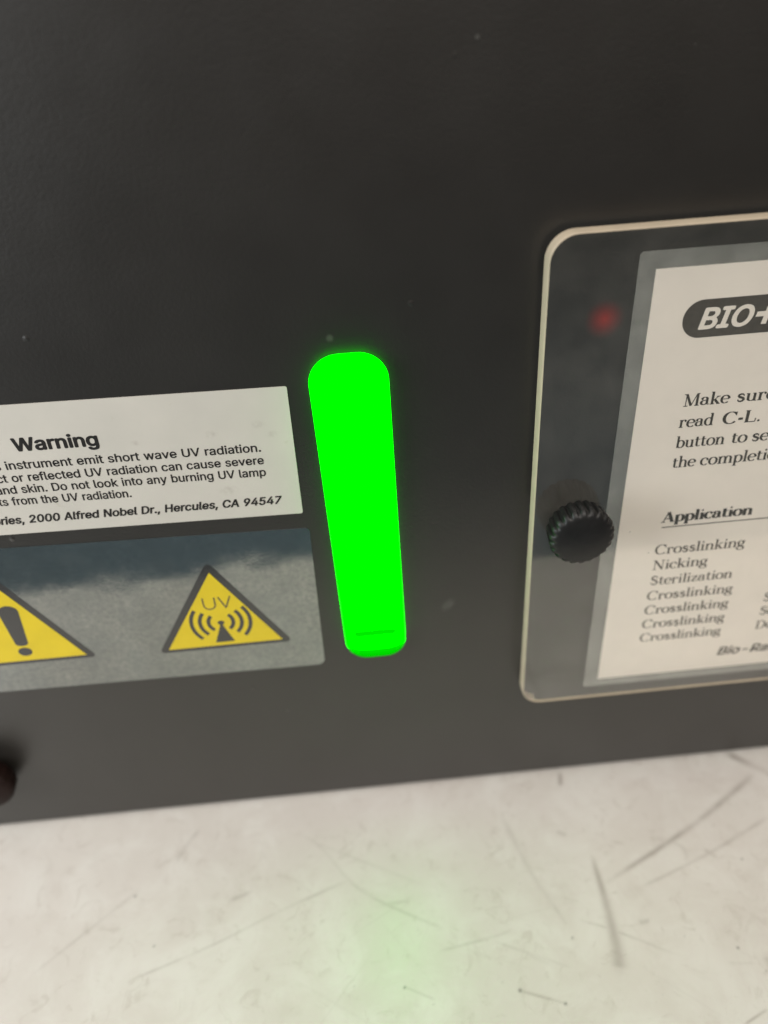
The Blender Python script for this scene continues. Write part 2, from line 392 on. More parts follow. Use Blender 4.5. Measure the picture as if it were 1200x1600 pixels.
# ------------------------------------------------------------------ lettering
SANS = json.loads(r'''{",":[94,[[19,-60,34,36,68,36,42,-60]]],"-":[227,[[168,122,168,94,57,94,57,122]]],".":[94,[[48,-2,39,-1,31,4,26,12,25,20,26,29,31,37,39,42,48,43,56,42,64,37,69,29,71,20,69,12,64,4,56,-1]]],"0":[227,[[113,-3,87,0,65,12,47,31,34,57,27,89,24,127,27,165,35,197,48,223,65,242,87,254,113,258,139,254,161,242,179,223,192,197,200,165,203,127,200,89,192,57,179,31,162,12,140,0],[113,25,131,28,145,37,157,52,165,72,170,97,172,127,170,157,165,182,157,203,145,218,131,227,113,230,96,227,82,218,70,203,62,182,56,157,55,127,56,97,62,72,70,52,82,37,96,28]]],"2":[227,[[32,0,32,24,117,114,141,141,155,163,160,186,159,198,154,209,146,218,137,224,112,230,98,228,86,224,77,216,69,207,65,195,64,181,33,181,35,202,43,221,55,237,72,248,91,255,112,258,134,255,153,248,169,237,181,223,188,205,191,186,185,159,168,129,133,90,76,30,76,28,195,28,195,0]]],"4":[227,[[20,53,20,79,123,254,155,254,54,83,54,81,207,81,207,53],[141,0,141,61,141,73,141,159,171,159,171,0]]],"5":[227,[[111,-3,89,-1,70,6,54,16,41,30,33,47,30,65,61,65,64,54,69,44,87,30,111,25,125,27,138,32,149,41,157,52,162,66,164,81,162,97,157,111,148,122,137,131,124,137,109,138,84,134,64,123,34,126,48,254,183,254,183,226,75,226,67,151,68,151,89,162,115,167,131,165,147,160,161,153,172,143,182,130,189,116,194,99,195,82,193,58,184,38,171,21,154,8,134,-1]]],"7":[227,[[48,0,162,224,162,226,31,226,31,254,195,254,195,224,82,0]]],"9":[227,[[113,258,135,255,155,247,171,234,184,217,192,197,194,173,192,155,186,135,158,84,100,0,65,0,151,124,154,124,144,111,128,101,109,97,87,100,69,107,53,119,41,134,34,154,32,176,34,198,42,218,55,235,71,247,91,255],[113,230,99,228,87,223,77,215,69,204,64,191,63,176,64,161,69,148,77,137,87,129,99,123,113,122,127,123,139,129,149,137,157,147,162,160,164,175,162,190,157,204,150,215,139,223,127,228]]],"A":[240,[[8,0,101,254,138,254,231,0,198,0,144,151,132,186,116,239,123,239,106,185,95,151,43,0],[55,71,55,99,185,99,185,71]]],"B":[228,[[30,0,30,254,121,254,145,252,164,245,180,235,190,221,197,205,199,187,198,172,193,160,178,143,157,133,157,131,170,129,182,123,192,114,201,102,207,86,209,68,207,50,200,33,189,20,172,9,151,2,123,0],[62,29,122,29,148,31,165,40,175,53,178,68,176,81,171,92,163,102,153,109,140,114,124,115,62,115],[62,143,119,143,144,148,154,155,162,163,166,174,168,186,165,202,156,214,141,223,120,226,62,226]]],"C":[255,[[134,-3,103,1,75,12,52,32,35,58,24,90,20,127,24,165,35,197,52,223,75,242,103,254,134,258,170,252,186,245,201,236,214,224,224,209,232,193,236,174,204,174,195,197,179,214,158,224,134,228,111,225,92,216,75,202,62,182,54,157,52,127,54,97,63,72,75,53,92,38,112,29,134,26,158,30,179,40,195,57,204,80,236,80,232,62,224,45,214,31,201,19,187,9,170,2,153,-2]]],"D":[251,[[109,0,48,0,48,29,107,29,136,31,159,40,177,55,189,75,197,99,200,128,197,156,190,180,177,200,160,214,138,223,110,226,47,226,47,254,113,254,147,251,176,239,200,221,217,196,227,164,231,128,227,91,217,59,199,34,175,15,145,4],[62,254,62,0,30,0,30,254]]],"H":[258,[[30,0,30,254,62,254,62,144,196,144,196,254,228,254,228,0,196,0,196,116,62,116,62,0]]],"I":[150,[[16,0,16,29,59,29,59,226,16,226,16,254,135,254,135,226,91,226,91,29,135,29,135,0]]],"L":[196,[[30,0,30,254,62,254,62,29,181,29,181,0]]],"N":[262,[[30,0,30,254,68,254,172,91,181,75,194,53,207,27,202,27,200,54,200,79,199,97,199,254,232,254,232,0,193,0,101,145,89,165,74,191,54,226,60,227,61,192,62,164,62,145,62,0]]],"O":[267,[[133,-3,103,1,75,12,52,32,35,58,24,90,20,127,24,165,35,197,52,223,75,242,103,254,133,258,164,254,192,242,215,223,232,197,243,165,247,127,243,90,232,58,215,32,192,12,164,1],[133,26,155,29,175,38,191,52,204,72,212,97,215,127,212,157,204,182,191,202,175,216,155,225,133,228,112,225,92,216,75,202,63,182,54,157,52,127,54,97,63,72,75,52,92,38,112,29]]],"R":[224,[[30,0,30,254,118,254,145,252,167,244,183,232,195,217,202,198,205,176,202,154,195,136,183,120,166,109,145,101,118,99,48,99,48,128,117,128,135,129,149,133,160,141,167,150,171,162,173,176,171,190,167,202,159,212,149,220,134,224,116,226,62,226,62,0],[177,0,115,115,151,115,214,0]]],"U":[259,[[129,-4,101,-1,77,8,57,22,42,40,33,62,30,87,30,254,62,254,62,89,64,72,70,57,80,44,94,34,110,28,129,26,149,28,165,34,179,44,188,57,194,72,196,89,196,254,229,254,229,87,226,62,216,40,201,22,182,8,157,-1]]],"V":[240,[[102,0,8,254,42,254,96,103,108,69,124,15,117,15,133,69,145,103,197,254,231,254,139,0]]],"W":[343,[[78,0,8,254,41,254,82,98,88,73,93,47,98,20,95,20,100,47,106,73,112,98,153,254,190,254,231,98,237,73,243,47,249,20,244,20,249,47,255,73,261,98,302,254,335,254,265,0,228,0,184,161,176,196,168,237,175,237,167,197,159,161,115,0]]],"a":[195,[[80,-4,63,-3,47,2,34,11,24,22,17,37,15,54,17,69,22,80,29,90,39,97,63,105,89,110,117,113,133,117,136,121,138,127,138,128,133,148,120,161,98,165,75,161,59,150,50,137,20,146,29,161,39,173,52,182,66,188,97,192,119,190,143,180,153,172,161,160,167,145,168,126,168,0,138,0,138,26,136,26,126,12,108,1],[85,23,101,24,114,29,124,37,132,47,136,57,138,69,138,95,130,91,116,88,100,86,88,84,67,79,52,70,47,62,46,52,51,36,65,26]]],"b":[212,[[115,-4,99,-3,86,2,69,16,59,29,56,29,56,0,26,0,26,254,57,254,57,160,59,160,69,173,86,186,98,191,115,192,137,189,156,180,173,166,185,146,193,122,195,94,193,66,185,42,173,23,157,8,137,-1],[110,23,126,26,140,33,150,44,158,58,163,75,164,95,163,114,158,131,150,145,140,156,126,163,110,165,94,163,81,156,70,145,62,131,58,114,56,95,58,75,63,58,70,43,81,32,94,26]]],"c":[198,[[104,-4,79,-1,58,8,41,23,28,43,20,66,17,94,20,122,28,146,41,165,58,180,79,189,104,192,130,189,153,178,170,161,181,138,151,131,145,145,135,155,121,162,104,165,86,162,73,155,62,144,54,129,50,112,48,94,50,75,54,59,62,44,73,33,86,26,104,23,121,26,135,33,146,44,152,59,181,51,171,28,153,11,130,0]]],"d":[212,[[98,-4,75,-1,56,8,40,23,27,42,20,66,17,94,20,122,27,146,40,166,56,180,75,189,98,192,114,191,126,186,144,173,153,160,155,160,155,254,186,254,186,0,156,0,156,29,153,29,143,16,126,2,114,-3],[102,23,118,26,132,32,142,43,150,58,154,75,156,95,154,114,150,131,142,145,132,156,118,163,102,165,86,163,72,156,62,145,54,131,50,114,48,95,50,75,54,58,62,44,73,33,86,26]]],"e":[202,[[106,-4,80,-1,58,8,41,23,28,42,20,66,17,93,20,121,28,145,40,165,58,180,78,189,103,192,133,187,147,180,160,170,170,157,179,141,184,121,186,97,186,85,37,85,37,110,169,110,155,101,153,119,149,134,141,147,131,157,118,163,103,165,87,163,73,157,62,147,54,135,50,121,48,105,48,89,50,69,55,53,64,40,76,31,90,25,106,23,127,26,143,36,153,53,182,45,177,32,168,20,156,10,141,2,125,-3]]],"f":[127,[[114,190,114,164,3,164,3,190],[40,0,40,216,42,231,48,243,57,252,68,259,94,265,111,263,121,260,114,234,107,236,97,237,85,235,77,230,72,221,71,209,71,0]]],"g":[213,[[103,-75,84,-74,67,-70,41,-55,25,-35,51,-20,61,-33,77,-44,103,-49,124,-46,141,-38,152,-23,156,-3,156,34,153,34,143,21,126,8,114,4,97,2,76,5,56,13,40,27,28,45,20,68,17,96,20,123,27,147,40,166,56,180,76,189,98,192,114,191,127,186,144,173,154,159,157,159,157,190,186,190,186,-4,183,-27,175,-45,162,-59,145,-68,125,-73],[102,30,118,32,132,38,142,47,150,61,155,77,156,96,155,115,150,132,142,146,132,156,119,163,102,165,86,163,73,156,62,145,54,131,50,115,48,96,50,78,54,61,62,48,73,38,86,32]]],"h":[205,[[57,113,57,0,26,0,26,254,57,254,57,144,51,144,62,166,76,181,94,189,114,192,132,190,148,184,161,174,170,160,177,142,179,120,179,0,148,0,148,118,145,137,136,152,123,161,105,165,92,163,80,159,71,151,63,141,58,129]]],"i":[83,[[26,0,26,190,57,190,57,0],[42,221,34,223,27,227,22,234,21,242,22,249,27,256,34,260,42,262,50,260,57,256,62,249,63,242,62,234,57,227,50,223]]],"k":[190,[[55,68,55,106,60,106,142,190,180,190,92,100,89,100],[26,0,26,254,57,254,57,0],[147,0,74,93,96,114,186,0]]],"l":[95,[[70,-1,50,2,37,10,29,24,26,42,26,254,57,254,57,49,60,31,65,27,73,26,80,26,85,27,90,1,81,0]]],"m":[305,[[26,0,26,190,56,190,56,148,54,148,59,162,66,173,86,188,110,193,129,190,144,180,154,166,160,147,156,147,161,160,169,172,190,187,218,193,234,191,249,186,261,177,270,164,276,148,278,128,278,0,248,0,248,127,245,145,236,156,224,163,209,165,197,164,187,160,173,145,168,124,168,0,137,0,137,130,134,144,126,156,115,163,100,165,79,160,70,154,63,145,58,133,57,119,57,0]]],"n":[205,[[57,113,57,0,26,0,26,190,56,190,56,144,51,144,62,166,76,181,94,189,114,192,132,190,147,184,160,174,170,160,176,142,179,120,179,0,148,0,148,118,145,137,136,152,123,161,105,165,92,163,80,159,71,151,63,141,58,129]]],"o":[208,[[104,-4,79,-1,58,8,41,23,28,43,20,66,17,94,20,122,28,146,41,165,58,180,79,189,104,192,128,189,149,180,167,165,180,146,188,122,191,94,188,66,180,43,167,23,149,8,128,-1],[104,23,121,26,135,33,146,44,154,59,158,75,160,94,158,112,154,129,146,144,135,155,121,162,104,165,86,162,73,155,62,144,54,129,50,112,48,94,50,75,54,59,62,44,73,33,86,26]]],"p":[212,[[26,-71,26,190,56,190,56,160,59,160,69,173,86,186,98,191,115,192,137,189,156,180,173,166,185,146,193,122,195,94,193,66,185,42,173,23,157,8,137,-1,115,-4,99,-3,86,2,69,16,59,29,57,29,57,-71],[110,23,126,26,140,33,150,44,158,58,163,75,164,95,163,114,158,131,150,145,140,156,126,163,110,165,94,163,81,156,70,145,62,131,58,114,56,95,58,75,63,58,70,43,81,32,94,26]]],"r":[130,[[26,0,26,190,56,190,56,160,58,160,65,173,76,184,90,190,107,192,115,192,122,192,122,161,115,162,103,163,91,161,80,157,70,151,63,142,58,131,57,118,57,0]]],"s":[182,[[91,-4,72,-3,56,2,42,9,31,19,23,32,18,47,47,53,53,40,62,30,75,25,91,23,108,25,122,31,131,40,134,51,132,60,127,68,118,74,106,78,75,85,52,93,36,104,27,119,23,137,26,152,33,166,43,177,58,185,74,190,94,192,112,191,127,186,140,179,149,170,162,145,134,139,129,149,121,158,110,164,94,166,78,164,65,158,57,150,54,139,56,129,62,122,86,111,115,105,137,97,153,86,162,71,166,53,163,37,156,24,145,12,130,3,112,-2]]],"t":[114,[[102,190,102,164,3,164,3,190],[32,236,63,236,63,49,64,38,68,31,75,26,85,25,93,26,101,27,107,1,96,-1,84,-2,62,1,46,11,36,26,32,46]]],"u":[205,[[91,-3,73,-1,57,5,44,15,35,29,28,47,26,69,26,190,57,190,57,72,60,52,68,37,82,28,100,25,113,27,125,31,134,38,142,48,146,61,148,76,148,190,179,190,179,0,149,0,149,46,154,46,143,23,129,8,111,0]]],"v":[195,[[81,0,9,190,42,190,83,78,93,43,103,10,92,10,101,43,112,78,152,190,186,190,113,0]]],"w":[284,[[69,0,11,190,44,190,67,107,77,68,88,21,82,21,93,67,103,107,126,190,158,190,181,107,191,68,201,21,196,21,206,68,217,107,240,190,272,190,215,0,184,0,159,86,152,112,145,140,138,169,145,169,138,140,131,112,124,86,99,0]]],"y":[195,[[24,-69,31,-43,36,-44,52,-44,65,-37,75,-18,81,-1,9,190,42,190,83,78,93,43,103,10,92,10,101,43,112,78,153,190,186,190,102,-29,88,-54,70,-68,46,-73,32,-72]]]}''')          # letter outlines, 500 units to the em
CAPH = max(SANS['H'][1][0][1::2])
def signed_area(q):
    return sum(q[i - 1][0] * q[i][1] - q[i][0] * q[i - 1][1] for i in range(len(q)))
def inside(p, q):
    r = False
    for i in range(len(q)):
        (x0, y0), (x1, y1) = q[i - 1], q[i]
        if (y0 > p[1]) != (y1 > p[1]) and p[0] < x0 + (p[1] - y0) * (x1 - x0) / (y1 - y0):
            r = not r
    return r
_o = SANS['l'][1][0]
OUTER_SIGN = signed_area([(_o[i], _o[i + 1]) for i in range(0, len(_o), 2)])
def sans_width(text, space):
    return sum(space if c == ' ' else SANS[c][0] for c in text)
def sans_line(name, text, p0, p1, cap, mat, parent, y, vis=None, bold=0.0, shear=0.0, sx=1.0, thick=0.0):
    """one printed line; the substring vis of text runs from p0 to p1 (x, z in mm along the baseline)"""
    vis = vis or text
    k0 = text.index(vis)
    u = cap / CAPH * sx
    p0, p1 = Vector(p0), Vector(p1)
    L = (p1 - p0).length
    ns = vis.count(' ')
    glyphw = sans_width(vis.replace(' ', ''), 0) * u
    if ns:
        space = (L - glyphw) / ns / u
        if space < 70:
            space = 110; u *= L / (sans_width(vis, space) * u)
    else:
        space = 140; u *= L / (glyphw)
    d = (p1 - p0).normalized()
    nrm = Vector((-d.y, d.x))
    v = cap / CAPH
    layers = {}
    pen = -sans_width(text[:k0], space) * u
    for c in text:
        if c == ' ':
            pen += space * u; continue
        adv, polys = SANS[c]
        outers, holes = [], []
        for pl in polys:
            pts = [(pl[i], pl[i + 1]) for i in range(0, len(pl), 2)]
            q = [p for i, p in enumerate(pts) if p != pts[i - 1]]
            (outers if signed_area(q) * OUTER_SIGN > 0 else holes).append(q)
        for k_, q in enumerate(outers):
            group = [q] + [h_ for h_ in holes if inside(h_[0], q)]
            for contour in group:
                row = []
                for gx, gy in contour:
                    w = p0 + d * (pen + gx * u + shear * gy * v) + nrm * (gy * v)
                    row.append((w.x * MM, w.y * MM, 0, 1))
                layers.setdefault(k_, []).append(row)
        pen += adv * u
    bm_ = bmesh.new()
    for k_, rows in layers.items():
        # outlines of one layer never cross, so each layer fills cleanly; layers lie a hair apart
        cu = bpy.data.curves.new(name, 'CURVE')
        cu.dimensions = '2D'
        cu.fill_mode = 'BOTH'
        for row in rows:
            sp = cu.splines.new('POLY')
            sp.points.add(len(row) - 1)
            for i, co in enumerate(row):
                sp.points[i].co = co
            sp.use_cyclic_u = True
        tmp = bpy.data.objects.new(name, cu)
        COL.objects.link(tmp)
        dg = bpy.context.evaluated_depsgraph_get()
        part = bpy.data.meshes.new_from_object(tmp.evaluated_get(dg))
        bpy.data.objects.remove(tmp)
        bpy.data.curves.remove(cu)
        for vtx in part.vertices:
            x_, z_ = vtx.co.x, vtx.co.y
            vtx.co = (x_, (y - 0.0008 * k_) * MM, z_)
        bm_.from_mesh(part)
        bpy.data.meshes.remove(part)
    me = bpy.data.meshes.new(name)
    bm_.to_mesh(me)
    bm_.free()
    if bold:
        # heavier weight: the same letters laid over each other, spread by the extra stroke width
        r = bold * v * 0.5 * MM
        b2 = bmesh.new()
        for i in range(9):
            a = 2 * math.pi * i / 8
            q = 0.0 if i == 8 else 1.0
            first = len(b2.verts)
            b2.from_mesh(me)
            b2.verts.ensure_lookup_table()
            for vtx in b2.verts[first:]:
                vtx.co += Vector((q * r * math.cos(a), -0.0016 * MM * i, q * r * 0.7 * math.sin(a)))
        b2.to_mesh(me)
        b2.free()
    return me
def join_lines(name, meshes, mat, parent):
    bm = bmesh.new()
    for me in meshes:
        bm.from_mesh(me)
        bpy.data.meshes.remove(me)
    for f in bm.faces:
        f.normal_update()
        if f.normal.y > 0:
            f.normal_flip()
        f.material_index = 0
    return mesh_object(name, bm, mat, parent, smooth='raw')

# a book face drawn from pen strokes: thick uprights, thin joins, slab serifs (capitals 10 high)
def arc(cx, cy, rx, ry, a, b, n=14):
    return [(cx + rx * math.cos(math.radians(a + (b - a) * i / n)), cy + ry * math.sin(math.radians(a + (b - a) * i / n))) for i in range(n + 1)]
def dot(x, y, r=0.8):
    return ('d', x, y, r)
def st(x, y0, y1):
    return ('s', x, y0, y1)
def sf(x, y, l=1.5, r=1.5):
    return ('f', x, y, l, r)
S_PTS = [(4.5, 4.6), (4.3, 5.6), (3.4, 6.25), (2.4, 6.25), (1.4, 5.75), (1.15, 4.85), (1.8, 4.0), (3.0, 3.45), (4.2, 2.8), (4.6, 1.8), (4.0, 0.75), (2.9, 0.3), (1.8, 0.5), (1.05, 1.2), (0.95, 2.1)]
SERIF = {
 'a': (6.6, [('c', [(1.2, 4.7)] + arc(2.9, 4.8, 1.75, 1.55, 150, 0)), st(4.65, 0.9, 4.9), ('c', [(4.6, 3.9)] + arc(2.7, 2.0, 1.9, 1.75, 90, 270) + [(4.0, 0.7), (4.65, 1.4)]), ('t', [(4.65, 0.9), (5.3, 0.3), (6.3, 0.7)]), dot(1.4, 4.8, 0.7)]),
 'b': (7.1, [st(1.7, 0.1, 10.2), sf(1.7, 10.2, 1.4, 0.3), ('c', arc(3.9, 3.3, 2.5, 3.2, 160, -160))]),
 'c': (6.0, [('c', arc(3.3, 3.3, 2.6, 3.2, 40, 315)), dot(5.1, 5.0, 0.8)]),
 'd': (7.2, [st(5.4, 0.0, 10.2), sf(5.4, 10.2, 1.4, 0.3), sf(5.4, 0.0, 0.0, 1.5), ('c', arc(3.3, 3.3, 2.5, 3.2, 20, 340))]),
 'e': (6.3, [('c', arc(3.3, 3.3, 2.6, 3.2, 5, 318)), ('t', [(0.9, 3.5), (5.8, 3.5)])]),
 'g': (6.5, [('c', arc(2.9, 4.3, 2.0, 2.1, 0, 360, 20)), ('c', arc(3.1, -1.2, 2.6, 1.7, 0, 360, 20)), ('k', [(1.7, 2.5), (1.2, 1.5), (2.2, 0.8), (4.3, 0.7), (5.5, -0.3)]), ('t', [(4.5, 5.7), (5.4, 6.3)]), dot(5.7, 6.0, 0.6)]),
 'h': (7.6, [st(1.7, 0, 10.2), sf(1.7, 10.2, 1.4, 0.3), sf(1.7, 0), ('c', arc(3.9, 4.2, 2.0, 2.2, 165, 0)), st(5.9, 0, 4.3), sf(5.9, 0)]),
 'i': (3.6, [st(1.8, 0, 6.4), sf(1.8, 6.4, 1.4, 0.3), sf(1.8, 0), dot(1.7, 8.9, 0.85)]),
 'k': (7.2, [st(1.7, 0, 10.2), sf(1.7, 10.2, 1.4, 0.3), sf(1.7, 0), ('t', [(5.6, 6.2), (2.2, 3.0)]), sf(5.6, 6.4, 1.3, 1.2), ('k', [(3.2, 3.9), (5.9, 0.2)]), sf(6.0, 0, 1.3, 1.2)]),
 'l': (3.6, [st(1.8, 0, 10.2), sf(1.8, 10.2, 1.4, 0.3), sf(1.8, 0)]),
 'm': (11.4, [st(1.7, 0, 6.4), sf(1.7, 6.4, 1.4, 0.3), sf(1.7, 0), ('c', arc(3.8, 4.2, 1.9, 2.2, 165, 0)), st(5.7, 0, 4.3), sf(5.7, 0), ('c', arc(7.8, 4.2, 1.9, 2.2, 165, 0)), st(9.7, 0, 4.3), sf(9.7, 0)]),
 'n': (7.6, [st(1.7, 0, 6.4), sf(1.7, 6.4, 1.4, 0.3), sf(1.7, 0), ('c', arc(3.9, 4.2, 2.0, 2.2, 165, 0)), st(5.9, 0, 4.3), sf(5.9, 0)]),
 'o': (6.8, [('c', arc(3.4, 3.3, 2.7, 3.2, 0, 360, 24))]),
 'p': (7.2, [st(1.7, -3.0, 6.4), sf(1.7, 6.4, 1.4, 0.3), sf(1.7, -3.0), ('c', arc(3.9, 3.3, 2.5, 3.2, 160, -160))]),
 'r': (5.6, [st(1.7, 0, 6.4), sf(1.7, 6.4, 1.4, 0.3), sf(1.7, 0), ('c', arc(3.7, 4.4, 1.9, 1.9, 165, 50)), dot(4.7, 5.5, 0.85)]),
 's': (5.6, [('m', S_PTS)]),
 't': (4.7, [st(1.9, 1.3, 8.4), ('t', [(0.4, 6.2), (4.2, 6.2)]), ('c', arc(3.3, 1.7, 1.4, 1.4, 185, 320))]),
 'u': (7.5, [st(1.7, 2.0, 6.4), sf(1.7, 6.4, 1.4, 0.3), ('c', arc(3.7, 2.2, 2.0, 2.0, 180, 345)), st(5.7, 0, 6.4), sf(5.7, 6.4, 1.4, 0.3), sf(5.7, 0, 0.0, 1.4)]),
 'z': (5.9, [('t', [(0.8, 6.1), (5.0, 6.1)]), ('k', [(4.8, 6.0), (0.9, 0.4)]), ('t', [(0.8, 0.3), (5.2, 0.3)]), ('t', [(0.9, 6.1), (0.8, 4.7)]), ('t', [(5.1, 0.3), (5.3, 1.8)])]),
 'A': (9.4, [('t', [(4.6, 9.9), (1.3, 0.2)]), ('k', [(4.6, 9.9), (7.9, 0.2)]), ('t', [(2.5, 3.5), (6.5, 3.5)]), sf(1.3, 0), sf(7.9, 0)]),
 'C': (9.2, [('c', arc(4.9, 5, 4.2, 4.9, 38, 318, 22)), ('t', [(8.2, 9.9), (8.2, 6.7)])]),
 'D': (9.8, [st(2.2, 0, 10), sf(2.2, 0), sf(2.2, 10), ('c', [(2.2, 9.8)] + arc(4.0, 5, 4.6, 4.8, 90, -90, 20) + [(2.2, 0.2)])]),
 'L': (8.4, [st(2.2, 0, 10), sf(2.2, 0), sf(2.2, 10), ('t', [(2.2, 0.25), (7.6, 0.25)]), ('t', [(7.5, 0.2), (7.8, 3.0)])]),
 'M': (11.8, [('t', [(2.0, 0), (2.0, 9.9)]), ('k', [(2.1, 9.9), (5.7, 0.3)]), ('t', [(5.7, 0.3), (9.2, 9.9)]), st(9.6, 0, 9.9), sf(2.0, 0), sf(9.6, 0), sf(1.6, 10, 1.2, 0.8), sf(9.8, 10, 0.9, 1.2)]),
 'N': (10.2, [('t', [(1.9, 0), (1.9, 9.9)]), ('k', [(1.9, 9.9), (8.2, 0.1)]), ('t', [(8.2, 0), (8.2, 9.9)]), sf(1.9, 0), sf(1.6, 10, 1.2, 0.8), sf(8.2, 10)]),
 'S': (7.4, [('m', [(x * 1.36, y * 1.52) for x, y in S_PTS])]),
 '-': (4.2, [('f2', 0.7, 3.5, 3.0)]),
 '.': (3.4, [dot(1.5, 0.75, 0.85)]),
}
def serif_width(text, space=4.2):
    return sum(space if c == ' ' else SERIF[c][0] for c in text)
def serif_line(bm, text, p0, length, cap, y, bold=1.0, space=4.2):
    """text from p0 (x, z mm) fitted to length mm"""
    u = cap / 10.0
    uw = length / serif_width(text, space)
    T, t_ = 1.30 * bold, 0.46 * (1 + (bold - 1) * 0.7)
    pen = 0.0
    z_off = [0]
    def quad_strip(left, right):
        z_off[0] += 1
        yy = y - 0.0012 * (z_off[0] % 9)
        def P(p):
            return V(p0[0] + (pen + p[0]) * uw, yy, p0[1] + p[1] * u)
        a = [bm.verts.new(P(p)) for p in left]
        b = [bm.verts.new(P(p)) for p in right]
        for i in range(len(a) - 1):
            bm.faces.new((a[i], a[i + 1], b[i + 1], b[i]))
    def stroke(pts, width):
        L_, R_ = [], []
        for i, p in enumerate(pts):
            a, b = pts[max(0, i - 1)], pts[min(len(pts) - 1, i + 1)]
            dx, dy = b[0] - a[0], b[1] - a[1]
            l = math.hypot(dx, dy) or 1.0
            dx, dy = dx / l, dy / l
            w = width(dx, dy, i / max(1, len(pts) - 1)) / 2
            L_.append((p[0] - dy * w, p[1] + dx * w)); R_.append((p[0] + dy * w, p[1] - dx * w))
        quad_strip(L_, R_)
    for c in text:
        if c == ' ':
            pen += space; continue
        adv, els = SERIF[c]
        for el in els:
            k_ = el[0]
            if k_ == 's':
                stroke([(el[1], el[2]), (el[1], el[3])], lambda dx, dy, s: T)
            elif k_ == 'f':
                yb = el[2] + (0.22 if el[2] <= 0 else -0.22)
                stroke([(el[1] - el[3], yb), (el[1] + el[4], yb)], lambda dx, dy, s: t_ * 1.1)
            elif k_ == 'f2':
                stroke([(el[1], el[2]), (el[1] + el[3], el[2])], lambda dx, dy, s: T * 0.95)
            elif k_ == 'd':
                pts = arc(el[1], el[2], el[3] * bold ** 0.5, el[3] * bold ** 0.5, 90, -90, 6)
                stroke([(el[1], p[1]) for p in pts][0:0] or [(el[1], el[2] - el[3]), (el[1], el[2])  , (el[1], el[2] + el[3])], lambda dx, dy, s: el[3] * 2 * (1.0 if 0.2 < s < 0.8 else 0.6))
            elif k_ == 't':
                stroke(el[1], lambda dx, dy, s: t_ * 1.15)
            elif k_ == 'k':
                stroke(el[1], lambda dx, dy, s: T)
            elif k_ == 'm':
                stroke(el[1], lambda dx, dy, s: t_ + (T * 1.05 - t_) * max(0.0, math.sin(math.pi * min(1, max(0, s)))) ** 0.8)
            elif k_ == 'c':
                stroke(el[1], lambda dx, dy, s: t_ + (T * 1.08 - t_) * abs(dy) ** 1.6)
        pen += adv
def face_front(bm):
    for f in bm.faces:
        f.normal_update()
        if f.normal.y > 0:
            f.normal_flip()

# ------------------------------------------------------------------ the table
def seg_dist(X, Y, pts):
    """distance to a polyline and the position along it (0..1), on numpy grids"""
    best = np.full(X.shape, 1e9); pos = np.zeros(X.shape)
    ls = [math.dist(pts[i], pts[i + 1]) for i in range(len(pts) - 1)]
    tot = sum(ls); acc = 0.0
    for i, l in enumerate(ls):
        (x0, y0), (x1, y1) = pts[i], pts[i + 1]
        t_ = np.clip(((X - x0) * (x1 - x0) + (Y - y0) * (y1 - y0)) / (l * l + 1e-9), 0, 1)
        d = np.hypot(X - x0 - t_ * (x1 - x0), Y - y0 - t_ * (y1 - y0))
        m_ = d < best
        best = np.where(m_, d, best); pos = np.where(m_, (acc + t_ * l) / tot, pos)
        acc += l
    return best, pos
def smooth_path(pts, n=6):
    out = []
    for i in range(len(pts) - 1):
        p0, p1, p2, p3 = pts[max(0, i - 1)], pts[i], pts[i + 1], pts[min(len(pts) - 1, i + 2)]
        for k_ in range(n):
            t_ = k_ / n
            out.append(tuple(0.5 * ((2 * p1[a]) + (-p0[a] + p2[a]) * t_ + (2 * p0[a] - 5 * p1[a] + 4 * p2[a] - p3[a]) * t_ ** 2 + (-p0[a] + 3 * p1[a] - 3 * p2[a] + p3[a]) * t_ ** 3) for a in (0, 1)))
    return out + [pts[-1]]
